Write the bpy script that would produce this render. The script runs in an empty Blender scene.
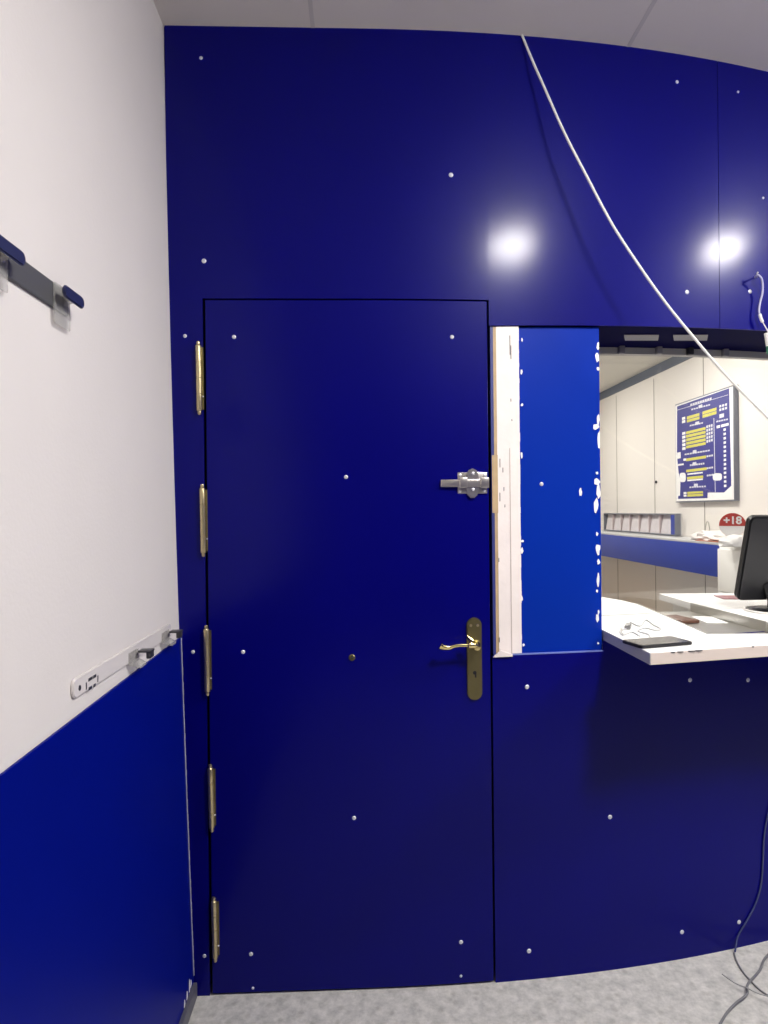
import bpy, bmesh, math, random
from math import sin, cos, pi, radians
from mathutils import Vector, Matrix
random.seed(4)
C = bpy.context.scene.collection
sc = bpy.context.scene

# ------------------------------------------------------------ camera
F_PX = 640.0
CAM = Vector((0.49336, -1.83422, 1.37050))
YAW, PITCH, ROLL = 0.03442, -0.001455, -0.010403
fwd = Vector((sin(YAW)*cos(PITCH), cos(YAW)*cos(PITCH), sin(PITCH)))
_r = Vector((cos(YAW), -sin(YAW), 0)); _u = _r.cross(fwd)
RIGHT = _r*cos(ROLL) + _u*sin(ROLL); UP = _u*cos(ROLL) - _r*sin(ROLL)
cd = bpy.data.cameras.new('camera'); cam = bpy.data.objects.new('camera', cd); C.objects.link(cam)
cd.sensor_fit = 'HORIZONTAL'; cd.sensor_width = 36.0; cd.lens = 36.0*F_PX/768.0; cd.clip_start = 0.02
M3 = Matrix((RIGHT, UP, -fwd)).transposed()
cam.matrix_world = Matrix.Translation(CAM) @ M3.to_4x4()
sc.camera = cam

# ------------------------------------------------------------ light and exposure
sc.view_settings.view_transform = 'Standard'; sc.view_settings.look = 'None'
sc.view_settings.gamma = 1.0; sc.view_settings.use_curve_mapping = False
sc.view_settings.exposure = 0.0
w = bpy.data.worlds.new('world'); sc.world = w; w.use_nodes = True
w.node_tree.nodes['Background'].inputs[0].default_value = (0.5, 0.55, 0.6, 1)
w.node_tree.nodes['Background'].inputs[1].default_value = 0.02
try:
    sc.cycles.use_denoising = True
    sc.cycles.max_bounces = 8
    sc.cycles.sample_clamp_indirect = 6
except Exception: pass
LAMP_STRENGTH = 262.0          # ceiling lamps of the near room
ROOM2_STRENGTH = 92.0         # ceiling lamps of the room behind the window
LAMPS = [(1.49, -1.36, 0.145), (2.91, -0.80, 0.145)]
LAMPS2 = [(2.05, 2.2, 0.17), (1.9, 3.9, 0.17), (1.2, 1.0, 0.15)]

# ------------------------------------------------------------ geometry of the room
H = 2.75
L1, L2 = -0.0852, 0.03162
BX0, BA, BB = 0.51176, 0.080455, 0.01112
def wall_x(z): t = z/H; return L1*t + L2*t*t               # the left wall leans slightly out
def wall_y(X):                                              # the front wall bows gently away to the right
    t = max(X-BX0, 0); s = min(t, 1.4); y = BA*s*s + BB*s**3
    if t > 1.4: y += (t-1.4)*(2*BA*1.4 + 3*BB*1.96)
    return y
def ray(px, py): return RIGHT*((px-384)/F_PX) - UP*((py-512)/F_PX) + fwd
def on_front(px, py, off=0.0):
    d = ray(px, py); Y = 0.0
    for _ in range(40):
        t = (Y-off-CAM.y)/d.y; P = CAM + d*t; Y = wall_y(P.x)
    return P
def on_left(px, py, off=0.0):
    d = ray(px, py); X = 0.0
    for _ in range(40):
        P = CAM + d*((X+off-CAM.x)/d.x); X = wall_x(P.z)
    return P
def on_z(px, py, z): d = ray(px, py); return CAM + d*((z-CAM.z)/d.z)
def on_x(px, py, x): d = ray(px, py); return CAM + d*((x-CAM.x)/d.x)
def on_y(px, py, y): d = ray(px, py); return CAM + d*((y-CAM.y)/d.y)

# ------------------------------------------------------------ materials
def mat(name, col, rough=0.5, metal=0.0, spec=0.5, noise=0.0, nscale=20.0, bump=0.0, bscale=60.0, coat=0.0, coat_r=0.1, emit=None, es=0.0, trans=0.0, alpha=1.0, sheen=None):
    m = bpy.data.materials.new(name); m.use_nodes = True
    nt = m.node_tree; b = nt.nodes['Principled BSDF']
    b.inputs['Base Color'].default_value = (*col, 1); b.inputs['Roughness'].default_value = rough
    b.inputs['Metallic'].default_value = metal; b.inputs['Specular IOR Level'].default_value = spec
    b.inputs['Coat Weight'].default_value = coat; b.inputs['Coat Roughness'].default_value = coat_r
    b.inputs['Transmission Weight'].default_value = trans; b.inputs['Alpha'].default_value = alpha
    if emit: b.inputs['Emission Color'].default_value = (*emit, 1); b.inputs['Emission Strength'].default_value = es
    tc = nt.nodes.new('ShaderNodeTexCoord')
    if noise > 0:
        n = nt.nodes.new('ShaderNodeTexNoise'); n.inputs['Scale'].default_value = nscale; n.inputs['Detail'].default_value = 6
        r = nt.nodes.new('ShaderNodeMix'); r.data_type = 'RGBA'
        r.inputs[6].default_value = (*[c*(1-noise) for c in col], 1); r.inputs[7].default_value = (*[min(1, c*(1+noise)) for c in col], 1)
        nt.links.new(tc.outputs['Object'], n.inputs['Vector']); nt.links.new(n.outputs['Fac'], r.inputs[0]); nt.links.new(r.outputs[2], b.inputs['Base Color'])
    if bump > 0:
        n = nt.nodes.new('ShaderNodeTexNoise'); n.inputs['Scale'].default_value = bscale; n.inputs['Detail'].default_value = 3
        bp = nt.nodes.new('ShaderNodeBump'); bp.inputs['Strength'].default_value = bump; bp.inputs['Distance'].default_value = 0.01
        nt.links.new(tc.outputs['Object'], n.inputs['Vector']); nt.links.new(n.outputs['Fac'], bp.inputs['Height']); nt.links.new(bp.outputs['Normal'], b.inputs['Normal'])
    return m
BLUE = mat('navy_gloss_paint', (0.0002, 0.0001, 0.135), 0.42, spec=0.07, coat=0.19, coat_r=0.17, noise=0.12, nscale=3, bump=0.015, bscale=9)
BAYBLUE = mat('mid_blue_laminate', (0.0006, 0.023, 0.31), 0.40, spec=0.10, noise=0.06, nscale=4)
LBLUE = mat('blue_laminate', (0.0001, 0.0045, 0.185), 0.45, spec=0.08, noise=0.08, nscale=2.5)
WALLW = mat('white_wall_paint', (0.70, 0.66, 0.64), 0.75, noise=0.035, nscale=5, bump=0.05, bscale=120)
CEIL = mat('ceiling_paint', (0.78, 0.73, 0.68), 0.85, noise=0.03, nscale=3)
JOINT = mat('grey_joint_filler', (0.64, 0.60, 0.57), 0.8)
DARK = mat('dark_gap', (0.004, 0.004, 0.01), 0.8)
CREAM = mat('cream_wall_panel', (0.80, 0.76, 0.715), 0.5, noise=0.03, nscale=2)
CEIL2 = mat('cream_ceiling', (0.72, 0.70, 0.64), 0.8)
CORNICE = mat('grey_cornice', (0.10, 0.12, 0.16), 0.5)
FASCIA = mat('royal_blue_fascia', (0.02, 0.045, 0.32), 0.4)
BRASS = mat('brushed_brass', (0.62, 0.52, 0.30), 0.32, metal=0.9, noise=0.12, nscale=40)
BRASSB = mat('bright_brass', (0.80, 0.66, 0.30), 0.2, metal=1.0)
ABRASS = mat('aged_brass', (0.24, 0.205, 0.095), 0.36, metal=0.9, noise=0.15, nscale=35)
NICKEL = mat('nickel', (0.66, 0.62, 0.58), 0.28, metal=0.9)
SCREW = mat('zinc_screw', (0.70, 0.70, 0.74), 0.35, metal=0.35)
STEEL = mat('stainless_steel', (0.50, 0.49, 0.46), 0.3, metal=0.8)
WOODW = mat('stripped_white_wood', (0.86, 0.78, 0.74), 0.6, noise=0.09, nscale=14, bump=0.1, bscale=50)
TAN = mat('bare_pine', (0.50, 0.36, 0.20), 0.65, noise=0.25, nscale=30)
CHIP = mat('white_undercoat', (0.85, 0.84, 0.84), 0.6)
CAULK = mat('grey_sealant', (0.45, 0.45, 0.50), 0.6, noise=0.5, nscale=22)
WHITEL = mat('white_laminate', (0.88, 0.87, 0.85), 0.35, noise=0.02, nscale=8)
EDGEB = mat('beige_edge_band', (0.66, 0.57, 0.51), 0.5)
BLACKP = mat('black_plastic', (0.008, 0.008, 0.010), 0.35)
SCREEN = mat('dark_glass_screen', (0.07, 0.072, 0.075), 0.12)
GREYP = mat('grey_plastic', (0.085, 0.085, 0.09), 0.35)
NAVYP = mat('navy_plastic', (0.018, 0.022, 0.075), 0.3)
DGREY = mat('charcoal_plastic', (0.035, 0.035, 0.04), 0.35)
CLEARW = mat('milky_plastic', (0.72, 0.68, 0.66), 0.25, noise=0.03)
CLEARG = mat('clear_grey_plastic', (0.50, 0.49, 0.46), 0.2, alpha=0.38)
CABLEW = mat('white_cable_sheath', (0.80, 0.78, 0.74), 0.4)
CABLEG = mat('grey_cable_sheath', (0.16, 0.16, 0.17), 0.5)
BASEG = mat('worn_grey_skirting', (0.10, 0.10, 0.13), 0.5, noise=0.3, nscale=15)
PAPER = mat('white_paper', (0.86, 0.85, 0.84), 0.7)
BROWN = mat('brown_leather', (0.09, 0.035, 0.018), 0.5, noise=0.3, nscale=30)
OAK = mat('tan_wood', (0.42, 0.27, 0.13), 0.5, noise=0.2, nscale=18)
PINK = mat('dusky_pink_card', (0.34, 0.16, 0.17), 0.6)
RED = mat('sign_red', (0.52, 0.05, 0.04), 0.5)
PBLUE = mat('poster_blue', (0.035, 0.035, 0.22), 0.5)
PYEL = mat('poster_yellow', (0.62, 0.58, 0.10), 0.5)
PGREY = mat('poster_pale_grey', (0.66, 0.67, 0.72), 0.5)
FRAMEG = mat('poster_frame_grey', (0.22, 0.23, 0.26), 0.4, metal=0.3)
LILAC = mat('leaflet_paper', (0.62, 0.58, 0.60), 0.6, noise=0.15, nscale=25)
GREEN = mat('green_plastic', (0.03, 0.16, 0.09), 0.4)
TAPE = mat('dull_grey_tape', (0.24, 0.235, 0.25), 0.5)
def glass_mat():
    m = bpy.data.materials.new('clear_window_glass'); m.use_nodes = True; nt = m.node_tree; nt.nodes.clear()
    o = nt.nodes.new('ShaderNodeOutputMaterial'); t = nt.nodes.new('ShaderNodeBsdfTransparent'); g = nt.nodes.new('ShaderNodeBsdfGlossy')
    t.inputs[0].default_value = (0.97, 0.97, 0.97, 1); g.inputs['Roughness'].default_value = 0.02
    lw = nt.nodes.new('ShaderNodeLayerWeight'); lw.inputs[0].default_value = 0.5; mx = nt.nodes.new('ShaderNodeMixShader')
    pw = nt.nodes.new('ShaderNodeMath'); pw.operation = 'POWER'; pw.inputs[1].default_value = 5.0; nt.links.new(lw.outputs['Facing'], pw.inputs[0])
    f = nt.nodes.new('ShaderNodeMath'); f.operation = 'MULTIPLY_ADD'; f.inputs[1].default_value = 0.96; f.inputs[2].default_value = 0.04; nt.links.new(pw.outputs[0], f.inputs[0])
    nt.links.new(f.outputs[0], mx.inputs[0]); nt.links.new(t.outputs[0], mx.inputs[1]); nt.links.new(g.outputs[0], mx.inputs[2]); nt.links.new(mx.outputs[0], o.inputs[0])
    return m
GLASS = glass_mat()
def floor_mat():
    m = bpy.data.materials.new('speckled_grey_terrazzo'); m.use_nodes = True; nt = m.node_tree; b = nt.nodes['Principled BSDF']
    tc = nt.nodes.new('ShaderNodeTexCoord')
    n1 = nt.nodes.new('ShaderNodeTexNoise'); n1.inputs['Scale'].default_value = 30; n1.inputs['Detail'].default_value = 8; n1.inputs['Roughness'].default_value = 0.7
    n2 = nt.nodes.new('ShaderNodeTexVoronoi'); n2.inputs['Scale'].default_value = 26
    cr = nt.nodes.new('ShaderNodeValToRGB'); e = cr.color_ramp.elements
    e[0].position = 0.33; e[0].color = (0.36, 0.355, 0.34, 1); e[1].position = 0.66; e[1].color = (0.63, 0.61, 0.575, 1)
    cr2 = nt.nodes.new('ShaderNodeValToRGB'); e = cr2.color_ramp.elements
    e[0].position = 0.10; e[0].color = (0.60, 0.59, 0.57, 1); e[1].position = 0.30; e[1].color = (1, 1, 1, 1)
    mx = nt.nodes.new('ShaderNodeMix'); mx.data_type = 'RGBA'; mx.blend_type = 'MULTIPLY'; mx.inputs[0].default_value = 0.5
    nt.links.new(tc.outputs['Object'], n1.inputs['Vector']); nt.links.new(tc.outputs['Object'], n2.inputs['Vector'])
    nt.links.new(n1.outputs['Fac'], cr.inputs[0]); nt.links.new(n2.outputs['Distance'], cr2.inputs[0])
    nt.links.new(cr.outputs[0], mx.inputs[6]); nt.links.new(cr2.outputs[0], mx.inputs[7]); nt.links.new(mx.outputs[2], b.inputs['Base Color'])
    b.inputs['Roughness'].default_value = 0.45
    return m
FLOOR = floor_mat()

# ------------------------------------------------------------ mesh builder
class MB:
    def __init__(s): s.bm = bmesh.new()
    def box(s, lo, hi, M=None, bev=0.0):
        lo = Vector(lo); hi = Vector(hi)
        r = bmesh.ops.create_cube(s.bm, size=1.0); vs = r['verts']
        for v in vs: v.co = Vector((lo[i] + (v.co[i]+0.5)*(hi[i]-lo[i]) for i in range(3)))
        if bev > 0:
            es = list({e for v in vs for e in v.link_edges})
            g = bmesh.ops.bevel(s.bm, geom=es, offset=bev, segments=2, affect='EDGES', profile=0.5); vs = list({v for f in g['faces'] for v in f.verts} | {v for v in vs if v.is_valid})
        if M:
            for v in vs: v.co = M @ v.co
        return s
    def prism(s, pts, n, bev=0.0):
        """closed outline pts (Vectors, planar) swept by the vector n"""
        n = Vector(n); a = [s.bm.verts.new(Vector(p)) for p in pts]; b = [s.bm.verts.new(Vector(p)+n) for p in pts]
        k = len(pts); fs = [s.bm.faces.new(a), s.bm.faces.new(b[::-1])]
        for i in range(k): fs.append(s.bm.faces.new((a[i], b[i], b[(i+1) % k], a[(i+1) % k])))
        bmesh.ops.recalc_face_normals(s.bm, faces=fs)
        if bev > 0:
            es = [e for e in fs[0].edges] + [e for e in fs[1].edges]
            bmesh.ops.bevel(s.bm, geom=es, offset=bev, segments=2, affect='EDGES')
        return s
    def lathe(s, prof, org, axis, seg=20):
        """prof = [(radius, height)] about the axis through org"""
        ax = Vector(axis).normalized(); t = ax.orthogonal().normalized(); q = ax.cross(t); org = Vector(org); rings = []
        for r, h in prof:
            if r < 1e-6: rings.append([s.bm.verts.new(org+ax*h)]*seg)
            else: rings.append([s.bm.verts.new(org + ax*h + (t*cos(2*pi*i/seg)+q*sin(2*pi*i/seg))*r) for i in range(seg)])
        fs = []
        for a, b in zip(rings, rings[1:]):
            for i in range(seg):
                vs = []
                for v in (a[i], a[(i+1) % seg], b[(i+1) % seg], b[i]):
                    if v not in vs: vs.append(v)
                if len(vs) > 2: fs.append(s.bm.faces.new(vs))
        for ring, p in ((rings[0], prof[0]), (rings[-1], prof[-1])):
            if p[0] > 1e-6: fs.append(s.bm.faces.new(ring))
        bmesh.ops.recalc_face_normals(s.bm, faces=fs); return s
    def tube(s, pts, r, seg=8, smooth=6, flat=1.0):
        pts = [Vector(p) for p in pts]
        if smooth and len(pts) > 2:
            P = [pts[0]*2-pts[1]] + pts + [pts[-1]*2-pts[-2]]; out = []
            for i in range(1, len(P)-2):
                for k in range(smooth):
                    t = k/smooth; a, b, c, d = P[i-1:i+3]
                    out.append(0.5*((2*b) + (c-a)*t + (2*a-5*b+4*c-d)*t*t + (3*b-a-3*c+d)*t**3))
            out.append(pts[-1]); pts = out
        rr = r if callable(r) else (lambda u: r); rings = []; nrm = None; n = len(pts)
        for i, p in enumerate(pts):
            tg = (pts[min(i+1, n-1)] - pts[max(i-1, 0)]).normalized()
            nrm = tg.orthogonal().normalized() if nrm is None else (nrm - tg*nrm.dot(tg)).normalized()
            bn = tg.cross(nrm); R = rr(i/(n-1))
            rings.append([s.bm.verts.new(p + nrm*cos(2*pi*k/seg)*R + bn*sin(2*pi*k/seg)*R*flat) for k in range(seg)])
        fs = [s.bm.faces.new(rings[0]), s.bm.faces.new(rings[-1])]
        for a, b in zip(rings, rings[1:]):
            for k in range(seg): fs.append(s.bm.faces.new((a[k], a[(k+1) % seg], b[(k+1) % seg], b[k])))
        bmesh.ops.recalc_face_normals(s.bm, faces=fs); return s
    def slab(s, x0, x1, z0, z1, d0, d1, step=0.04, wob=None):
        """a panel that follows the front wall from x0 to x1; z0, z1 numbers or functions; d0 (room side) to d1 behind the wall line"""
        n = max(1, int(math.ceil((x1-x0)/step))); g = []
        fz0 = z0 if callable(z0) else (lambda x: z0); fz1 = z1 if callable(z1) else (lambda x: z1)
        for i in range(n+1):
            x = x0+(x1-x0)*i/n; y = wall_y(x)
            g.append([s.bm.verts.new((x, y+d, z)) for d, z in ((d0, fz0(x)), (d0, fz1(x)), (d1, fz1(x)), (d1, fz0(x)))])
        fs = [s.bm.faces.new(g[0]), s.bm.faces.new(g[-1])]
        for a, b in zip(g, g[1:]):
            for k in range(4): fs.append(s.bm.faces.new((a[k], b[k], b[(k+1) % 4], a[(k+1) % 4])))
        bmesh.ops.recalc_face_normals(s.bm, faces=fs); return s
    def build(s, name, m, parent=None, smooth=True, bev=0.0):
        me = bpy.data.meshes.new(name); s.bm.to_mesh(me); s.bm.free()
        if smooth:
            me.shade_smooth()
            try: me.set_sharp_from_angle(angle=radians(35))
            except Exception: pass
        me.materials.append(m); o = bpy.data.objects.new(name, me); C.objects.link(o)
        if parent:
            bpy.context.view_layer.update()
            o.parent = parent; o.matrix_parent_inverse = parent.matrix_world.inverted()
        if bev > 0:
            b = o.modifiers.new('b', 'BEVEL'); b.width = bev; b.segments = 2; b.limit_method = 'ANGLE'
        return o
def tag(o, label=None, cat=None, group=None, kind=None):
    if label: o['label'] = label
    if cat: o['category'] = cat
    if group: o['group'] = group
    if kind: o['kind'] = kind
    return o
def empty(name, loc):
    o = bpy.data.objects.new(name, None); C.objects.link(o); o.location = loc; o.empty_display_size = 0.05
    bpy.context.view_layer.update(); return o
def copy_tree(o, parent=None):
    c = o.copy(); C.objects.link(c)
    if parent: c.parent = parent
    for ch in o.children: copy_tree(ch, c)
    return c
def text_mesh(body, size, depth, M, name, m, parent, bold=0.0):
    cu = bpy.data.curves.new('txt', 'FONT'); cu.body = body; cu.size = size; cu.extrude = depth; cu.align_x = 'CENTER'; cu.align_y = 'CENTER'; cu.offset = bold
    to = bpy.data.objects.new('txt', cu); C.objects.link(to); bpy.context.view_layer.update()
    me = bpy.data.meshes.new_from_object(to.evaluated_get(bpy.context.evaluated_depsgraph_get())); bpy.data.objects.remove(to); bpy.data.curves.remove(cu)
    me.materials.clear(); me.materials.append(m); me.transform(M); o = bpy.data.objects.new(name, me); C.objects.link(o)
    if parent: o.parent = parent; o.matrix_parent_inverse = parent.matrix_world.inverted()
    return o

# ------------------------------------------------------------ the setting
XR = 4.6; YB = -5.2; XC = 2.94; YF = 5.3; H2 = 2.55  # unseen back and right walls set far off to weaken bounced light
fl = MB().box((-0.2, YB-0.1, -0.1), (XR+0.1, YF+0.1, 0)).build('floor', FLOOR, smooth=False); tag(fl, 'speckled light grey stone floor', 'floor', kind='structure')
m = MB().box((-0.2, YB-0.1, H), (XR+0.1, wall_y(XR)+0.1, H+0.1)); ce = m.build('ceiling', CEIL, smooth=False); tag(ce, 'off-white ceiling with faint joints', 'ceiling', kind='structure')
for px in (310, 655):
    p = on_z(px, 0, H); MB().box((p.x-0.006, YB, H-0.0015), (p.x+0.006, wall_y(p.x)-0.004, H)).build('ceiling_joint', JOINT, ce, smooth=False)
# left wall, leaning by a few centimetres
def left_strip(m, z0, z1, y0, y1, o0, o1, n=24):
    g = []
    for i in range(n+1):
        z = z0+(z1-z0)*i/n; x = wall_x(z); g.append([m.bm.verts.new((x+o, y, z)) for o, y in ((o0, y0), (o0, y1), (o1, y1), (o1, y0))])
    fs = [m.bm.faces.new(g[0]), m.bm.faces.new(g[-1])]
    for a, b in zip(g, g[1:]):
        for k in range(4): fs.append(m.bm.faces.new((a[k], b[k], b[(k+1) % 4], a[(k+1) % 4])))
    bmesh.ops.recalc_face_normals(m.bm, faces=fs); return m
wl = left_strip(MB(), 0, H, YB, 0.12, -0.12, 0).build('wall_left', WALLW); tag(wl, 'white plastered left wall with blue lower panel', 'wall', kind='structure')
lp = left_strip(MB(), 0.045, 1.0195, YB, -0.006, 0, 0.005).build('wall_panel', LBLUE, wl); lp['label'] = 'bright blue lower panel'
for v in lp.data.vertices:                                  # its top edge runs slightly out of level
    v.co.z += 0.0205*v.co.y*v.co.z/1.0195
m = MB()
for k in range(46):                                          # ragged pale edge of the blue panel in the corner
    z = 0.06+k*0.0208; wdt = 0.0022+0.002*random.random(); 
    if random.random() < 0.1 and z < .3: wdt *= 2.4
    m.box((wall_x(z)+0.003, -0.0062, z), (wall_x(z)+0.0054+wdt*0.4, -0.001, z+0.0215))
m.build('panel_edge', CAULK, wl, smooth=False)
m = MB()
for k, (y, zz, h) in enumerate([(-0.035, 0.052, 0.02), (-0.05, 0.05, 0.035), (-0.075, 0.048, 0.022), (-0.10, 0.046, 0.02)]):
    X = wall_x(zz)+0.005; m.prism([(X, y-0.006, zz), (X, y-0.002, zz+h), (X, y+0.003, zz+h*0.8), (X, y+0.005, zz+0.004), (X, y, zz-0.002)], (0.0008, 0, 0))
m.build('paint_chip', CHIP, wl, smooth=False)
bl = MB().box((wall_x(0.02), YB, 0), (wall_x(0.02)+0.014, -0.006, 0.042), bev=0.002).build('baseboard_left', BASEG); tag(bl, 'low worn grey skirting along left wall', 'skirting', kind='structure')
wb = MB().box((-0.2, YB-0.12, 0), (XR+0.1, YB, H)).build('wall_back', WALLW, smooth=False); tag(wb, kind='structure'); MB().box((-0.02, YB, 0.045), (XR, YB+0.005, H-0.01)).build('wall_panel', LBLUE, wb, smooth=False)  # unseen wall; full-height blue cladding added to darken fill light and reflections
wr = MB().box((XR, YB, 0), (XR+0.12, wall_y(XR)+0.05, H)).build('wall_right', WALLW, smooth=False); tag(wr, kind='structure'); MB().box((XR-0.005, YB+0.006, 0.045), (XR, wall_y(XR)-0.01, H-0.01)).build('wall_panel', LBLUE, wr, smooth=False)  # also out of view, its blue cladding added to cut bounced light

# front wall
XL = on_front(200, 640).x; XD0, XD1 = 0.0505, 0.8625; ZD = 1.9755
XB = 1.2045; XW = 2.35; XS = 1.605; ZSILL = 0.9475
def z_lint(x): return 1.9045 + 0.027*(x-0.87)
def z_low(x): return ZSILL if x < XB else 0.9775
wf = MB()
wf.slab(-0.12, 0.028, 0, H, 0.004, 0.12)
wf.slab(0.028, 0.885, ZD+0.02, H, 0.004, 0.12)
wf.slab(0.885, XW, lambda x: z_lint(x)+0.005, H, 0.004, 0.27)
wf.slab(0.885, XB-0.004, 0, H, 0.02, 0.12) if False else None
wf.slab(0.885, XW, 0, 0.940, 0.004, 0.12)
wf.slab(0.885, 1.19, 0.94, 1.93, 0.03, 0.12)
wf.slab(XW, XR, 0, H, 0.004, 0.12)
wf = wf.build('wall_front', BLUE); tag(wf, 'navy blue panelled partition wall around the door', 'wall', kind='structure')
P = []
P.append(MB().slab(-0.05, XD0-0.003, 0.0, H, -0.003, 0.004).build('wall_panel', BLUE, wf))
m = MB().slab(XD0-0.003, XD1+0.004, ZD+0.003, H, -0.003, 0.004).slab(XD1+0.004, XS-0.001, z_lint, H, -0.003, 0.004)
P.append(m.build('wall_panel', BLUE, wf))
P.append(MB().slab(XS+0.001, XR, z_lint, H, -0.003, 0.004).build('wall_panel', BLUE, wf))
P.append(MB().slab(XD1+0.004, XB, 0.0, ZSILL, -0.003, 0.004).slab(XB, XR, 0, 0.9775, -0.003, 0.004).build('wall_panel', BLUE, wf))
P.append(P[3])
# lining behind the door gap
MB().slab(XD0-0.022, XD1+0.022, 0.0, ZD+0.02, 0.045, 0.06).build('door_lining', DARK, wf)
# soffit under the lintel, with two plates on it
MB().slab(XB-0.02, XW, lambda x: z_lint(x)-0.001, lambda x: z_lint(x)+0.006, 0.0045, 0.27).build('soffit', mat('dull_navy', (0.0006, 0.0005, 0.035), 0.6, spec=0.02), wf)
for (a, b) in ((624, 659), (673, 708)):
    pts = []
    for px, py in ((a, 334.5), (b, 334.5), (b-1, 340), (a+1, 340)):
        z = z_lint(on_z(px, py, 1.915).x)-0.003; pts.append(on_z(px, py, z))
    MB().prism(pts, (0, 0, -0.002)).build('soffit_plate', TAPE, wf, smooth=False)
# recessed bay panel and stripped jamb
bay = MB().slab(0.955, XB, ZSILL, lambda x: z_lint(x)-0.002, 0.008, 0.03).build('bay_panel', BAYBLUE, wf); bay['label'] = 'lighter blue panel beside the window'
MB().slab(0.873, XB, ZSILL, ZSILL+0.0028, -0.003, 0.02).build('sill_edge', mat('pale_blue_edge', (0.16, 0.2, 0.5), 0.5), wf)
m = MB()
for x, y, h, ww in ((598, 346, 10, 3), (597, 357, 12, 4), (598, 369, 4, 3), (598, 420, 14, 3), (596, 427, 6, 6), (599, 440, 18, 3), (597, 473, 3, 2.5), (597, 482, 8, 7), (598.5, 492, 14, 4), (596, 505, 17, 4.5), (597, 534, 4, 2.5), (598, 549, 12, 4.5), (598.5, 562, 6, 3), (598, 580, 14, 3), (597, 591, 3, 2), (598.5, 612, 4, 2), (597.5, 618, 9, 3.5), (598, 643, 2, 2), (580.5, 492, 9, 2.6),
                    (521.5, 372, 5, 2), (522, 405, 3, 2.5), (521.5, 455, 6, 2), (522.5, 541, 3, 3), (522, 551, 7, 2.5), (521.8, 598, 5, 2), (523.5, 645, 3, 2.5), (522, 340, 4, 1.6)):
    p = on_front(x, y, -0.008); rx = ww*0.0014*1.1; rz = h*0.0014*1.05; n = 11
    ph = [0.7+0.5*random.random() for _ in range(n)]
    pts = [(min(p.x+rx*ph[i]*cos(2*pi*i/n), XB-0.0004), wall_y(p.x)+0.0082, p.z+rz*ph[i]*sin(2*pi*i/n)) for i in range(n)]
    m.prism(pts, (0, -0.0012, 0))
m.build('paint_chips', CHIP, wf, smooth=False)
jb = MB().slab(0.888, 0.9555, ZSILL+0.004, lambda x: z_lint(x)-0.001, 0.002, 0.03)
jb = jb.build('trim_1', WOODW); tag(jb, 'stripped pinkish white timber jamb right of the door', 'jamb', kind='structure')
m = MB()                                                    # ragged right edge of the white strip
z = ZSILL+0.004
while z < 1.89:
    h = 0.01+0.03*random.random(); p = 0.955+0.0025*random.random(); m.slab(0.95, p, z, min(z+h, 1.9), 0.0055, 0.012); z += h
m.build('ragged_edge', WOODW, jb, smooth=False)
m = MB(); 
for (x, y, h) in ((511, 352, 14), (511, 400, 3), (512, 420, 2), (500, 463, 9), (503, 470, 5), (504, 489, 4), (500, 497, 9), (505, 506, 3), (499, 560, 4), (510, 345, 20), (499.5, 640, 5), (511, 560, 3)):
    p = on_front(x, y); m.box((p.x-0.0008, wall_y(p.x)+0.0012, p.z-h*0.0014), (p.x+0.0010, wall_y(p.x)+0.004, p.z+h*0.0014))
m.build('crack', DGREY, jb, smooth=False)
MB().slab(0.9245, 0.9262, ZSILL+0.004, 1.55, 0.0010, 0.0025).build('groove', mat('darker_groove', (0.5, 0.42, 0.38), 0.8), jb, smooth=False)  # groove drawn as a thin strip darker than the jamb
MB().slab(0.8705, 0.879, ZSILL+0.004, lambda x: z_lint(x)-0.001, 0.002, 0.03).build('blue_edge_strip', mat('faded_blue_edge', (0.03, 0.04, 0.2), 0.5), jb)
MB().slab(0.879, 0.888, ZSILL+0.004, lambda x: z_lint(x)-0.001, 0.003, 0.03).build('bare_wood_edge', TAN, jb)
m = MB(); m.slab(0.872, 0.889, on_front(493, 513).z, on_front(493, 455).z, 0.0008, 0.02); m.build('bare_wood_patch', TAN, jb)
MB().prism([(0.868, 0.009, ZSILL-0.003), (0.89, 0.009, ZSILL+0.016), (0.925, 0.011, ZSILL+0.004), (0.925, 0.011, ZSILL-0.002)], (0, -0.007, 0)).build('plaster_scrap', WOODW, jb, smooth=False)

# screws with a domed head and a cross slot
def screw(px, py, parent, r=0.0062, off=0.003, name='screw', m_=SCREW):
    p = on_front(px, py, off); sl = (wall_y(p.x+0.01)-wall_y(p.x-0.01))/0.02; n = Vector((sl, -1, 0)).normalized()
    m = MB(); m.lathe([(r, -0.001), (r, 0.0006), (r*0.8, 0.002), (r*0.45, 0.0028), (r*0.42, 0.0018), (0, 0.0018)], p, n, 14)
    return m.build(name, m_, parent)
for q in ((185, 336), (193, 652), (204.5, 956)): screw(*q, P[0], 0.0055)
for q in ((201, 58), (204, 261), (451, 175), (677, 82), (687, 292)): screw(*q, P[1], 0.0068 if q[1] > 150 else 0.0052)
for q in ((738, 92), (750, 291.5), (763, 198)): screw(*q, P[2], 0.0068 if q[0] == 750 else 0.004)
for q in ((527, 687), (610, 817), (529, 951), (682, 932), (690, 680)): screw(*q, P[3], 0.0066)
for q in ((739, 922), (748, 680)): screw(*q, P[4], 0.0066)
screw(541.5, 484, bay, 0.006, -0.008)

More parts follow.
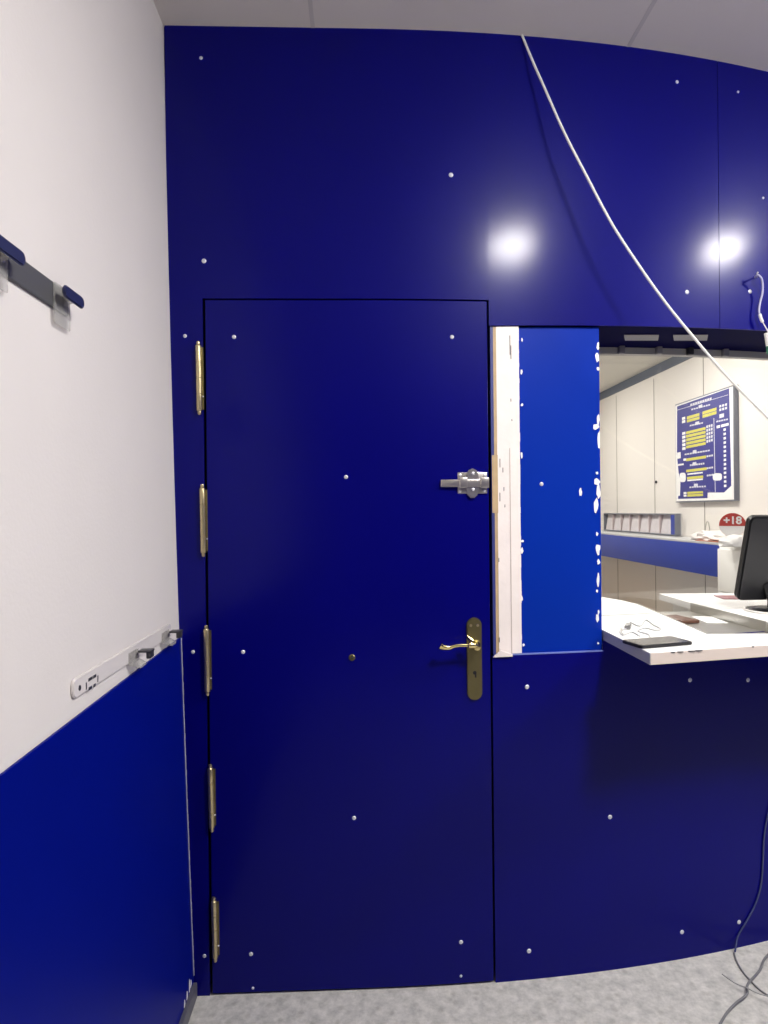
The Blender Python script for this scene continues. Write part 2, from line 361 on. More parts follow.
# ------------------------------------------------------------ door
dr = empty('door_1', (XD0, 0, 0)); tag(dr, 'tall navy blue flush door with brass handle', 'door', kind='structure')
leaf = MB().slab(XD0+0.0045, XD1-0.002, 0.006, ZD-0.0015, -0.004, 0.036).build('door_leaf', BLUE, dr, bev=0.0015)
for q in ((234, 337), (452, 337), (346, 477), (243, 652), (354, 818), (251, 954), (461, 942), (253, 988), (461, 976)):
    screw(*q, leaf, 0.006 if q[1] < 970 else 0.004, 0.004)
for i, (y0, y1, x0, x1) in enumerate(((341, 415, 197.5, 199.5), (484, 557, 201.5, 203.5), (625, 696, 205.5, 207.5), (764, 832, 209.5, 212), (897, 962, 213, 215.5))):
    a = on_front(x0+0.6, y0, 0.011); b = on_front(x1, y1, 0.011); L = a.z-b.z; ax = (a-b).normalized(); hx = (a.x+b.x)/2
    m = MB(); r = 0.0078
    prof = [(0, 0), (0.004, 0.001), (0.0052, 0.005), (0.0045, 0.010), (0.007, 0.012), (r, 0.014)]
    for k in range(1, 4): h = 0.014+(L-0.028)*k/4; prof += [(r, h-0.0009), (r*0.8, h-0.0003), (r*0.8, h+0.0003), (r, h+0.0009)]
    prof += [(r, L-0.014), (0.007, L-0.012), (0.0045, L-0.010), (0.0052, L-0.005), (0.004, L-0.001), (0, L)]
    m.lathe(prof, b, ax, 18); hg = m.build('hinge', BRASS, dr)
    MB().box((hx-0.003, -0.006, b.z+0.016), (hx+0.012, 0.0, a.z-0.016)).build('hinge_leaf', ABRASS, hg, smooth=False)
    screw(x0+5.5, y0+ (y1-y0)*0.75, hg, 0.0025, 0.0062)
# lever handle on a long plate
p0 = on_front(474.3, 617.5, 0.009); p1 = on_front(475.0, 700, 0.009); cx_ = (p0.x+p1.x)/2-0.0005; hw = 0.0215
pts = []
for k in range(13): a = pi*k/12; pts.append((cx_+hw*cos(a), 0.0, p0.z-hw+hw*sin(a)))
for k in range(13): a = pi+pi*k/12; pts.append((cx_+hw*cos(a), 0.0, p1.z+hw+hw*sin(a)))
yl = wall_y(cx_)-0.004
hp = MB().prism([(x, yl, z) for x, _, z in pts], (0, -0.008, 0), bev=0.0025).build('door_handle', ABRASS, dr); hp['label'] = 'aged brass lever handle on a long plate'
pv = on_front(475.5, 645, 0.02); pv.y = yl-0.008
MB().lathe([(0.0145, 0), (0.0145, 0.004), (0.010, 0.010), (0.0085, 0.03), (0.010, 0.036), (0.0, 0.038)], (pv.x, pv.y, pv.z), (0, -1, 0), 20).build('lever_neck', BRASSB, hp)
def lev(px, py): return on_y(px, py, yl-0.046)
m = MB(); m.tube([(pv.x+0.002, yl-0.030, pv.z), lev(474, 646), lev(466, 645.5), lev(456, 646), lev(449, 648), lev(443, 647.5), lev(440, 646)], lambda u: 0.0095 if u < 0.3 else 0.0052+0.013*max(0, (u-0.55)), seg=12, flat=0.75)
m.build('lever', BRASSB, hp)
m = MB(); m.tube([lev(472, 641) , lev(468.5, 637.5), lev(467, 635)], lambda u: 0.007-0.004*u, seg=10); m.build('lever_heel', BRASSB, hp)
kp = on_front(474.8, 673.5, 0.013)
m = MB().lathe([(0.0052, 0), (0.0052, 0.0012), (0, 0.0012)], (kp.x, yl-0.0078, kp.z+0.002), (0, -1, 0), 16).box((kp.x+0.0005, yl-0.009, kp.z-0.012), (kp.x+0.0045, yl-0.0078, kp.z)); m.build('keyhole', DARK, hp, smooth=False)
for dx, yy in ((-0.010, 625.5), (0.010, 625.5)):
    q = on_front(474.5, yy, 0.012); MB().lathe([(0.0042, 0), (0.0038, 0.0015), (0, 0.002)], (cx_+dx, yl-0.0078, q.z), (0, -1, 0), 12).build('plate_screw', BRASS, hp)
# peephole
q = on_front(352, 657.5, 0.004)
ph = MB().lathe([(0.0095, 0), (0.0095, 0.002), (0.0075, 0.004), (0.005, 0.004), (0.0045, 0.0015), (0, 0.0015)], q, (0, -1, 0), 20).build('peephole', ABRASS, dr)
MB().lathe([(0.0042, 0.0016), (0.003, 0.0030), (0, 0.0034)], q, (0, -1, 0), 14).build('lens', SCREEN, ph)
# surface bolt
def fr(px, py, off): return on_front(px, py, off)
la = empty('slide_bolt', fr(473, 483, 0.004)); la.parent = dr; la.matrix_parent_inverse = dr.matrix_world.inverted(); bpy.context.view_layer.update()
la['label'] = 'nickel surface slide bolt'
yb = wall_y(0.82)-0.004
def rect(x0, x1, y0, y1, d0, d1, off=0.004): a = fr(x0, y0, off); b = fr(x1, y1, off); return (a.x, yb-d1, b.z), (b.x, yb-d0, a.z)
m = MB(); m.box(*rect(457.5, 487, 472.5, 493.5, 0, 0.003), bev=0.001)
m.build('back_plate', NICKEL, la)
cb = fr(472.5, 483, 0.01); m = MB()
hx = [(0, 0.0435), (0.012, 0.037), (0.017, 0.026), (0.019, 0.0), (0.019, -0.018), (0.013, -0.036), (0.005, -0.044), (-0.006, -0.044), (-0.014, -0.036), (-0.019, -0.020), (-0.019, 0.0), (-0.017, 0.026), (-0.012, 0.037)]
m.prism([(cb.x+x, yb-0.003, cb.z+z*0.98) for x, z in hx], (0, -0.007, 0), bev=0.002); bd = m.build('bolt_body', NICKEL, la)
m = MB(); m.box(*rect(440.5, 487, 479.8, 486.8, 0.007, 0.014), bev=0.0015); m.build('bolt_bar', NICKEL, la)
for a, b in ((458.5, 466.5), (479.5, 488)):
    m = MB(); m.box(*rect(a, b, 477.8, 488, 0.003, 0.018), bev=0.002); m.build('guide', NICKEL, la)
for x, y in ((473, 473.5), (473, 489.5), (460.5, 475), (485, 475), (460.5, 491), (484.5, 491)):
    q = fr(x, y, 0.012); MB().lathe([(0.0048, 0), (0.0045, 0.002), (0.002, 0.0032), (0, 0.0034)], (q.x, yb-(0.010 if x == 473 else 0.003), q.z), (0, -1, 0), 14).build('bolt_screw', SCREW, la)

# ------------------------------------------------------------ window with glass standing on the counter
ZC = 1.0085; ZCB = 0.9785
win = empty('window_1', (XB, wall_y(XB)+0.26, ZC)); tag(win, 'serving window with clear glass above the counter', 'window', kind='structure')
MB().slab(XB-0.02, XW, ZC+0.001, lambda x: z_lint(x)-0.004, 0.247, 0.253).build('glass_pane', GLASS, win)
MB().slab(XB-0.02, XW, lambda x: z_lint(x)-0.024, lambda x: z_lint(x)-0.002, 0.236, 0.262).build('glass_rail', mat('grey_aluminium', (0.40, 0.39, 0.37), 0.45), win)
for px, g in ((617, 0), (657, 0), (692, 1), (733, 0)):
    q = on_y(px, 351, wall_y(1.6)+0.22); z = z_lint(q.x)
    MB().box((q.x-0.009, wall_y(q.x)+0.215, z-0.026), (q.x+0.009, wall_y(q.x)+0.236, z-0.001), bev=0.002).build('rail_clip', DGREY if g else TAPE, win)
MB().slab(XB-0.02, 1.49, ZC+0.0006, ZC+0.002, 0.243, 0.257).build('glass_foot', GREYP if False else mat('clear_sealant', (0.5, 0.51, 0.5), 0.3), win)

# ------------------------------------------------------------ room behind the window
wc = MB().box((XC, wall_y(XC)+0.12, 0), (XC+0.1, YF, H2)).build('wall_far_right', CREAM, smooth=False); tag(wc, 'cream panelled wall behind the window', 'wall', kind='structure')
m = MB()
for y in (1.10, 1.88, 2.655, 3.43, 4.22): m.box((XC-0.0015, y-0.005, 0), (XC, y+0.005, H2-0.1))
m.build('panel_joint', mat('joint_shadow_grey', (0.34, 0.32, 0.28), 0.8), wc, smooth=False)
q = on_x(656.5, 482, XC); MB().lathe([(0.012, 0), (0.012, 0.01), (0, 0.014)], q, (-1, 0, 0), 12).build('wall_hook', DGREY, wc)
wk = MB().box((-0.5, YF, 0), (XC+0.1, YF+0.1, H2)).build('wall_far', CREAM, smooth=False); tag(wk, kind='structure')
wq = MB().box((-0.6, 0.13, 0), (-0.5, YF+0.1, H2)).build('wall_far_left', CREAM, smooth=False); tag(wq, kind='structure')
c2 = MB().box((-0.6, 0.0, H2), (XC+0.1, YF+0.1, H2+0.1)).build('ceiling_far', CEIL2, smooth=False); tag(c2, kind='structure')
# the far ceiling starts behind the partition
me = c2.data
for v in me.vertices:
    if v.co.y < 0.05: v.co.y = wall_y(v.co.x)+0.27
cz0 = on_x(602, 404, XC-0.06).z
co = MB().box((XC-0.015, 0.95, 2.478), (XC, YF, H2)).build('trim_2', CORNICE, smooth=False); tag(co, 'grey cornice along the cream wall', 'cornice', kind='structure')

# poster
PZ0, PZ1, PY0, PY1 = 1.412, 2.166, 2.228, 3.01
po = empty('wall_poster', (XC-0.02, (PY0+PY1)/2, PZ0)); tag(po, 'large blue results poster with yellow rows in thin white frame on cream wall', 'poster')
MB().box((XC-0.032, PY0, PZ0), (XC-0.001, PY1, PZ1), bev=0.002).build('poster_frame', FRAMEG, po)
MB().box((XC-0.0335, PY0+0.012, PZ0+0.01), (XC-0.031, PY1-0.008, PZ1-0.01)).build('poster_sheet', PAPER, po, smooth=False)
def cv(x, y):                                               # a spot of the sheet -> (Y, Z) on the wall
    t = (x-105)/415.0; dist = 1/( (1-t)*0.842 + t*1.0 ); u = (dist-1/0.842)/(1-1/0.842)
    top = 235-0.30*(x-105); v = (y-top)/(905-top); return PY1-u*(PY1-PY0), PZ1-v*(PZ1-PZ0)
def patch(m, x0, x1, y0, y1, d0, d1, sk=True):
    s = -0.30*(1-(0.5*(y0+y1)-200)/700.0) if sk else 0
    xm = (x0+x1)/2; p = []
    for x, y in ((x0, y0), (x1, y0), (x1, y1), (x0, y1)): p.append(cv(x, y+s*(x-xm)))
    m.prism([(XC-d0, a, b) for a, b in p], (-(d1-d0), 0, 0))
m = MB(); n = MB()
m.prism([(XC-0.0335, *cv(x, y)) for x, y in ((122, 248), (488, 135), (496, 800), (444, 845), (330, 842), (328, 880), (122, 880), (124, 860), (136, 858), (140, 770), (128, 700), (122, 640), (120, 615), (118, 560))], (-0.0006, 0, 0))
m.build('printed_field', PBLUE, po, smooth=False)
def tp(nm, mt, *a_):
    m_ = MB(); patch(m_, *a_); return m_.build(nm, mt, po, smooth=False)
tp('table_row', PYEL, 190, 278, 308, 328, .0341, .0346); tp('table_row', PYEL, 190, 278, 332, 350, .0341, .0346)
tp('table_row', PYEL, 300, 398, 276, 296, .0341, .0346); tp('table_row', PYEL, 300, 398, 300, 320, .0341, .0346)
for k in range(5): tp('table_row', PYEL, 183, 320, 408+k*25, 426+k*25, .0341, .0346)
tp('table_row', PYEL, 180, 322, 597, 616, .0341, .0346); tp('table_row', PYEL, 182, 325, 676, 694, .0341, .0346); tp('table_row', PYEL, 188, 300, 728, 746, .0341, .0346)
tp('table_row', PYEL, 188, 298, 832, 846, .0341, .0346); tp('table_row', PYEL, 188, 298, 850, 866, .0341, .0346)

m = MB()
for k in range(9): patch(m, 215+k*17, 228+k*17, 232-k*4.6, 216+34-k*4.6-4, .0341, .0346)      # illegible heading
for k in range(8): patch(m, 222+k*17, 234+k*17, 266-k*3.8, 276-k*3.8, .0341, .0346)
for k in range(6): patch(m, 210+k*16, 222+k*16, 376-k*3, 386-k*3, .0341, .0346)
for k in range(10): patch(m, 172+k*18, 186+k*18, 572-k*2.4, 582-k*2.4, .0341, .0346)
for k in range(7): patch(m, 208+k*15, 219+k*15, 646-k*1.4, 658-k*1.4, .0341, .0346)
for k in range(7): patch(m, 204+k*17, 216+k*17, 798-k*0.6, 808-k*0.6, .0341, .0346)
for cx2, y in ((286, 248), (262, 362), (242, 556), (240, 638), (248, 786)): patch(m, cx2-13, cx2+13, y-6, y+14, .0341, .03455)
for k in range(3):
    patch(m, 418+k*20, 432+k*20, 248-k*5, 264-k*5, .0341, .0346); patch(m, 418+k*20, 432+k*20, 272-k*5, 288-k*5, .0341, .0346)
patch(m, 418, 450, 308, 334, .0341, .0346)
for k in range(5): patch(m, 396+k*17, 409+k*17, 354-k*3, 364-k*3, .0341, .0346)
for k in range(3):
    for j in range(5): patch(m, 326+k*16, 337+k*16, 384-k*4+j*25, 402-k*4+j*25, .0341, .0346)
for k in range(3):
    for y in (588, 670, 720): patch(m, 326+k*16, 338+k*16, y-k*2, y+12-k*2, .0341, .0346)
m.prism([(XC-.0341, *cv(*p)) for p in ((122, 272), (480, 178), (480, 181), (122, 275))], (-.0004, 0, 0))
m.prism([(XC-.0341, *cv(*p)) for p in ((377, 335), (381, 335), (386, 842), (382, 842))], (-.0004, 0, 0))
m.build('small_print', PGREY, po, smooth=False)
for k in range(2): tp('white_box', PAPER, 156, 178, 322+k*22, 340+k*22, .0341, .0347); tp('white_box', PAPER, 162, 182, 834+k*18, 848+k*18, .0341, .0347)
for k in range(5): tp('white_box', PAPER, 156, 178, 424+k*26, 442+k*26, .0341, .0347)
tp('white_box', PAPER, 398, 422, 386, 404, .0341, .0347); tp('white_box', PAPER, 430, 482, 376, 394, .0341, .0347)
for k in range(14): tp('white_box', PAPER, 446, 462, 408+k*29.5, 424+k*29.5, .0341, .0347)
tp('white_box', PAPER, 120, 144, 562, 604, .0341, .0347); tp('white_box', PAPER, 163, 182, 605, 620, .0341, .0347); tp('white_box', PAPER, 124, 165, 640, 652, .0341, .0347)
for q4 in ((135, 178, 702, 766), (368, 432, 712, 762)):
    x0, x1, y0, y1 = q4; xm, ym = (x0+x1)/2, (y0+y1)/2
    MB().prism([(XC-.0342, *cv(xm+(x1-x0)/2*(abs(cos(a))**0.6)*(1 if cos(a) > 0 else -1), ym+(y1-y0)/2*(abs(sin(a))**0.6)*(1 if sin(a) > 0 else -1))) for a in [2*pi*k/20 for k in range(20)]], (-.0007, 0, 0)).build('glare_blob', PAPER, po, smooth=False)  # lamp glare on the poster, put in as two white shapes
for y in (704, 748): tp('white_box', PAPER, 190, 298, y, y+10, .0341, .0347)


# writing ledge with blue fascia
XFc = 2.70
e0 = on_x(722, 545, XFc); e1 = on_x(722, 578, XFc); yn = e0.y; zt = e0.z; zbm = e1.z
lg = empty('writing_ledge', (XFc, yn, zbm)); tag(lg, 'long writing ledge with royal blue fascia along the cream wall', 'ledge')
MB().box((XFc, yn, zt-0.004), (XC-0.002, YF-0.002, zt+0.012), bev=0.002).build('ledge_top', mat('pale_grey_laminate', (0.55, 0.55, 0.55), 0.4), lg)
MB().box((XFc, yn, zbm), (XFc+0.018, YF-0.002, zt-0.004), bev=0.001).build('fascia', FASCIA, lg)
for y in (yn+0.05, yn+1.2, yn+2.3): MB().prism([(XFc+0.018, y, zt-0.004), (XC-0.002, y, zt-0.004), (XC-0.002, y, zbm-0.02), (XC-0.03, y, zbm-0.02), (XFc+0.018, y, zt-0.05)], (0, 0.02, 0)).build('bracket', WHITEL, lg, smooth=False)
# cabinet at the near end of the ledge
cbn = empty('drawer_cabinet', (2.79, yn-0.35, 0)); tag(cbn, 'white drawer cabinet standing at the near end of the blue ledge', 'cabinet')
MB().box((XFc-0.02, yn-0.60, 0.06), (XC-0.002, yn-0.004, zt+0.004), bev=0.003).build('body', WHITEL, cbn)
MB().box((XFc, yn-0.58, 0), (XC-0.01, yn-0.02, 0.06)).build('plinth', DGREY, cbn, smooth=False)
for k in range(4):
    h = (zt-0.09)/4; MB().box((XFc-0.036, yn-0.595, 0.075+k*h), (XFc-0.02, yn-0.012, 0.075+(k+1)*h-0.006), bev=0.002).build('drawer', WHITEL, cbn)
# leaflet rack
a = on_x(604, 512, XC-0.05); b = on_x(683, 515, XC-0.05); c = on_x(604, 527, XC-0.05); d = on_x(681, 537, XC-0.05)
ry0, ry1, rz0, rz1 = b.y+0.11, a.y, min(c.z, d.z)+0.005, (a.z+b.z)/2
rk = empty('leaflet_rack', (XC-0.04, (ry0+ry1)/2, rz0)); tag(rk, 'long low grey rack of pale leaflets mounted above the blue ledge', 'rack')
m = MB(); m.box((XC-0.012, ry0, rz0), (XC-0.001, ry1, rz1)); m.build('back_board', mat('pale_board', (0.6, 0.58, 0.57), 0.5), rk, smooth=False)
m = MB(); m.box((XC-0.055, ry0, rz1-0.010), (XC-0.012, ry1, rz1)).box((XC-0.055, ry0, rz0), (XC-0.012, ry1, rz0+0.010)).box((XC-0.055, ry1-0.012, rz0+0.01), (XC-0.012, ry1, rz1-0.01)).box((XC-0.055, ry0, rz0+0.01), (XC-0.012, ry0+0.012, rz1-0.01)); m.build('rack_frame', FRAMEG, rk, smooth=False)
MB().box((XC-0.056, ry0+0.012, rz0+0.01), (XC-0.05, ry0+0.07, rz1-0.01)).build('end_panel', FASCIA, rk, smooth=False)
NL = 7; dy = (ry1-ry0-0.1)/NL
for k in range(1, NL): MB().box((XC-0.05, ry0+0.08+k*dy-0.004, rz0+0.01), (XC-0.012, ry0+0.08+k*dy+0.004, rz1-0.01)).build('divider', mat('rose_divider', (0.55, 0.46, 0.46), 0.5) if k == 1 else bpy.data.materials['rose_divider'], rk, smooth=False)
l0 = None
for k in range(NL):
    y = ry0+0.08+(k+0.5)*dy
    if l0 is None:
        m = MB(); m.prism([(XC-0.046, -dy*0.42, 0), (XC-0.040, -dy*0.42, 0), (XC-0.016, -dy*0.42, rz1-rz0-0.024), (XC-0.022, -dy*0.42, rz1-rz0-0.024)], (0, dy*0.84, 0)); l0 = m.build('leaflet', LILAC, smooth=False); o = l0
    else: o = copy_tree(l0)
    o.location = (0, y, rz0+0.0105); tag(o, 'pale folded leaflet standing in the rack on the cream wall', 'leaflet', 'leaflets in the wall rack')
# things on the ledge and the cabinet
def blob(cx, cy, cz, rx, ry, rz, name, m_, seed, amp=0.25):
    rnd = random.Random(seed); bm = bmesh.new(); bmesh.ops.create_icosphere(bm, subdivisions=3, radius=1)
    ph = [rnd.uniform(0, 6) for _ in range(6)]
    for v in bm.verts:
        k = 1+amp*(sin(5*v.co.x+ph[0])*sin(7*v.co.y+ph[1])+0.6*sin(11*v.co.z+9*v.co.x+ph[2])+0.5*sin(13*v.co.y+ph[3]))*0.6
        v.co = Vector((v.co.x*rx*k, v.co.y*ry*k, max(v.co.z*k, -0.35)*rz))
    zmin = min(v.co.z for v in bm.verts)
    for v in bm.verts: v.co += Vector((cx, cy, cz-zmin))
    s = MB(); s.bm.free(); s.bm = bm; return s.build(name, m_)
bg = blob(2.80, yn+0.24, zt+0.012, 0.085, 0.26, 0.05, 'plastic_bag', mat('thin_white_plastic', (0.80, 0.76, 0.74), 0.35), 3)
tag(bg, 'crumpled white plastic bag lying on the near end of the blue ledge', 'bag')
fo = MB().box((XFc+0.005, yn+0.02, zt+0.012), (XFc+0.05, yn+0.33, zt+0.018)).build('folder', mat('terracotta_card', (0.42, 0.16, 0.10), 0.6), smooth=False); tag(fo, 'thin reddish folder under the crumpled plastic bag', 'folder')
q = on_x(702, 536, 2.86); wz = zt+0.012
m = MB().tube([(2.90, q.y-0.03, wz+0.002), (2.90, q.y-0.028, wz+0.06), (2.90, q.y-0.01, wz+0.115), (2.90, q.y+0.012, wz+0.115), (2.90, q.y+0.03, wz+0.06), (2.90, q.y+0.034, wz+0.002)], 0.003)
o = m.build('wire_holder', STEEL); tag(o, 'thin wire card holder arching up behind the plastic bag', 'wire holder')
kn = MB().box((XFc+0.05, YF-0.95, zt+0.012), (XFc+0.08, YF-0.70, zt+0.02), bev=0.002).build('pen', BLACKP); tag(kn, 'small black pen lying at the far end of the ledge', 'pen')
# +18 sign on the cabinet, facing the window
sp = on_y(732.5, 525, yn-0.15); sr = 12.2/F_PX*(sp.y-CAM.y)
tilt = Vector((CAM.x-sp.x, CAM.y-sp.y, 0)).normalized(); side = Vector((-tilt.y, tilt.x, 0)); zt2 = zt+0.004
Ms = Matrix((side, Vector((0, 0, 1)), tilt)).transposed().to_4x4(); Ms.translation = sp
sg = empty('age_limit_sign', (sp.x, sp.y, zt2)); tag(sg, 'round red sign reading +18 standing on the white cabinet', 'sign')
m = MB(); m.lathe([(0, -0.004), (sr, -0.004), (sr, 0.0), (0, 0.0)], sp, tilt, 40); m.build('sign_disc', RED, sg)
text_mesh('+18', sr*0.86, 0.0008, Ms @ Matrix.Translation((0, sr*0.36, 0.0012)), 'sign_text', PAPER, sg, 0.002)
m = MB(); n = 16
pts = [Ms @ Vector((sr*0.99*cos(radians(185+170*k/n)), sr*0.99*sin(radians(185+170*k/n)), 0.0004)) for k in range(n+1)]
m.prism(pts, tilt*0.0012); m.build('white_lower_part', PAPER, sg, smooth=False)
m = MB(); m.box((-0.03, -(sp.z-zt2), -0.02), (0.03, -sr*0.9, -0.004), M=Ms); m.build('stand', WHITEL, sg)
dv = blob(sp.x+tilt.x*0.09+0.01, sp.y+tilt.y*0.09, zt2, 0.085, 0.075, 0.05, 'paper_bundle', PAPER, 8, 0.12); tag(dv, 'white crumpled paper bundle in front of the round +18 sign', 'paper')

# bench far below the ledge
bn = empty('low_bench', (2.6, 3.6, 0)); tag(bn, 'low tan wooden bench under the far end of the blue ledge', 'bench')
MB().box((2.40, 3.35, 0.40), (2.86, 5.0, 0.45), bev=0.005).build('bench_seat', OAK, bn)
MB().box((2.38, 3.35, 0.30), (2.40, 5.0, 0.44)).build('bench_rail', OAK, bn, smooth=False)
for x in (2.43, 2.82):
    for y in (3.42, 4.9): MB().box((x-0.025, y-0.025, 0), (x+0.025, y+0.025, 0.40), bev=0.003).build('leg', OAK, bn)

# ------------------------------------------------------------ counter
ct = empty('serving_counter', (1.4, 0.3, 0)); tag(ct, 'white serving counter passing through the window with beige front edge', 'counter')
yf0, yf1 = -0.256, -0.189
def yfr(x): return yf0+(x-1.211)*(yf1-yf0)/(1.556-1.211)
XCL = 1.211; XE = 2.33
out = [(XCL, yfr(XCL)), (XE, yfr(XE)), (XE, 0.80), (1.75, 0.84), (1.742, 0.56), (1.765, 0.14), (1.70, -0.046), (1.478, -0.035), (1.505, 0.25), (1.528, 0.50), (1.532, 0.56), (1.515, 0.66), (1.47, 0.77), (XCL, 0.80)]
def prism_z(pts, z0, z1): return MB().prism([(x, y, z0) for x, y in pts], (0, 0, z1-z0))
top = prism_z(out, ZCB+0.0035, ZC).build('counter_top', WHITEL, ct, smooth=False, bev=0.001)
MB().prism([(XCL+0.0006, yfr(XCL)-0.0014, ZCB), (XE, yfr(XE)-0.0014, ZCB), (XE, yfr(XE)-0.0002, ZCB), (XCL+0.0006, yfr(XCL)-0.0002, ZCB)], (0, 0, ZC-ZCB-0.001)).build('edge_band', EDGEB, ct, smooth=False)
MB().prism([(XCL-0.0004, yfr(XCL)-0.0012, ZCB), (XCL-0.0004, 0.79, ZCB), (XCL-0.0016, 0.79, ZCB), (XCL-0.0016, yfr(XCL)-0.0012, ZCB)], (0, 0, ZC-ZCB-0.001)).build('side_band', mat('grey_edge_band', (0.42, 0.42, 0.46), 0.5), ct, smooth=False)
prism_z(out[:2]+[(XE, 0.0), (XCL, 0.0)], ZCB, ZCB+0.0035).build('underside', BLUE, ct, smooth=False)
m = MB()
for x0, x1, y in ((667, 671, 652.6), (674, 680, 652.0), (686, 693, 651.8), (694, 701, 651.6), (758, 760, 646.5)):
    a = on_y(x0, y, yf0+0.03); b = on_y(x1, y, yf0+0.03)
    m.box((a.x, yfr(a.x)-0.0019, ZC-0.0035), (b.x, yfr(a.x)-0.0012, ZC-0.0002)); m.build('edge_chip', GREYP, ct, smooth=False); m = MB()
# carcass under the wings, behind the wall
MB().box((1.25, 0.30, 0), (1.268, 0.76, ZCB+0.0035)).build('side_panel', WHITEL, ct, smooth=False)
MB().box((1.79, 0.33, 0), (1.808, 0.80, ZCB+0.0035)).build('side_panel', WHITEL, ct, smooth=False)
MB().box((1.268, 0.30, 0), (1.46, 0.318, ZCB+0.0035)).build('side_panel', WHITEL, ct, smooth=False)
MB().box((1.808, 0.76, 0), (XE, 0.778, ZCB+0.0035)).build('side_panel', WHITEL, ct, smooth=False)
# sunken steel tray in the gap
TZ = ZC-0.032
tr = empty('pass_tray', (1.6, 0.2, TZ)); tag(tr, 'sunken steel pass-through tray set in the white counter', 'tray')
ins = [(1.70, -0.046), (1.765, 0.14), (1.742, 0.56), (1.532, 0.56), (1.528, 0.50), (1.505, 0.25), (1.478, -0.035)]
prism_z(ins, TZ-0.003, TZ).build('tray_floor', STEEL, tr, smooth=False)
m = MB()
for i in range(len(ins)):
    a = Vector((*ins[i], 0)); b = Vector((*ins[(i+1) % len(ins)], 0))
    if i == 2: continue
    cc = Vector((1.62, 0.25, 0)); n_ = (b-a).cross(Vector((0, 0, 1))).normalized(); n_ = n_ if n_.dot(cc-a) > 0 else -n_
    m.prism([a+n_*0.0008+Vector((0, 0, TZ)), b+n_*0.0008+Vector((0, 0, TZ)), b+n_*0.003+Vector((0, 0, TZ)), a+n_*0.003+Vector((0, 0, TZ))], (0, 0, ZC+0.0012-TZ))
m.build('tray_side', STEEL, tr, smooth=False)
m = MB(); q = on_z(682, 622, TZ)
m.box((-0.035, -0.06, 0), (0.035, 0.06, 0.012), M=Matrix.Translation((q.x, q.y+0.02, TZ+0.0003)) @ Matrix.Rotation(0.2, 4, 'Z'), bev=0.004)
o = m.build('wallet', BROWN); tag(o, 'small brown leather wallet lying in the steel tray', 'wallet')
q = on_z(706, 620, TZ)
o = MB().box((-0.035, -0.065, 0), (0.035, 0.065, 0.0012), M=Matrix.Translation((q.x+0.012, q.y, TZ+0.0003)) @ Matrix.Rotation(-0.1, 4, 'Z')).build('paper_slip', PAPER, smooth=False); tag(o, 'white paper slip in the steel tray beside the brown wallet', 'paper')
# phone
pc = [on_z(619.5, 641, ZC+0.004), on_z(672, 637.5, ZC+0.004), on_z(691, 643.5, ZC+0.004), on_z(645, 648, ZC+0.004)]
# a true rectangle through the long edges
pa = (pc[0]+pc[3])/2; pb = (pc[1]+pc[2])/2; cen = (pa+pb)/2; ax = (pb-pa); Lp = 0.163; Wp = 0.084; ang = math.atan2(ax.y, ax.x)
Mp = Matrix.Translation((cen.x, cen.y, ZC+0.0003)) @ Matrix.Rotation(ang, 4, 'Z')
ph_ = empty('smartphone', (cen.x, cen.y, ZC)); tag(ph_, 'black smartphone lying face up near the front of the white counter', 'smartphone')
def rrect(l, w_, r): return [(sx*(l/2-r)+r*cos(a), sy*(w_/2-r)+r*sin(a)) for sx, sy, a0 in ((1, 1, 0), (-1, 1, pi/2), (-1, -1, pi), (1, -1, 1.5*pi)) for a in [a0+pi/2*k/5 for k in range(6)]]
MB().prism([Mp @ Vector((x, y, 0)) for x, y in rrect(Lp, Wp, 0.010)], (0, 0, 0.0085), bev=0.0015).build('phone_body', BLACKP, ph_)
MB().prism([Mp @ Vector((x, y, 0.0085)) for x, y in rrect(Lp-0.008, Wp-0.007, 0.007)], (0, 0, 0.0005)).build('phone_screen', SCREEN, ph_, smooth=False)
# keys/connector with a thin white lead
kc = on_z(628, 626, ZC+0.008)
ad = empty('charging_lead', (kc.x, kc.y, ZC)); tag(ad, 'thin white lead with small metal plug coiled behind the smartphone', 'cable')
MB().box((-0.008, -0.022, 0), (0.008, 0.022, 0.013), M=Matrix.Translation((kc.x, kc.y, ZC+0.001)) @ Matrix.Rotation(-0.5, 4, 'Z'), bev=0.002).build('plug', mat('dull_metal', (0.25, 0.25, 0.25), 0.35, metal=0.6), ad)
zz = ZC+0.0025
m = MB(); m.tube([on_z(x, y, zz) for x, y in ((630, 622), (640, 626), (646, 620), (654, 625), (661, 629), (655, 630), (645, 628), (638, 631), (648, 634), (650, 637))], 0.0022)
m.tube([on_z(x, y, zz) for x, y in ((626, 629), (620, 631), (623, 635), (632, 632), (640, 636))], 0.0022); m.build('lead', mat('light_grey_lead', (0.5, 0.5, 0.5), 0.4), ad)
m = MB(); m.tube([on_z(x, y, zz) for x, y in ((621, 628), (622, 633), (625, 634.5))], 0.0022); m.build('key_ring', STEEL, ad)

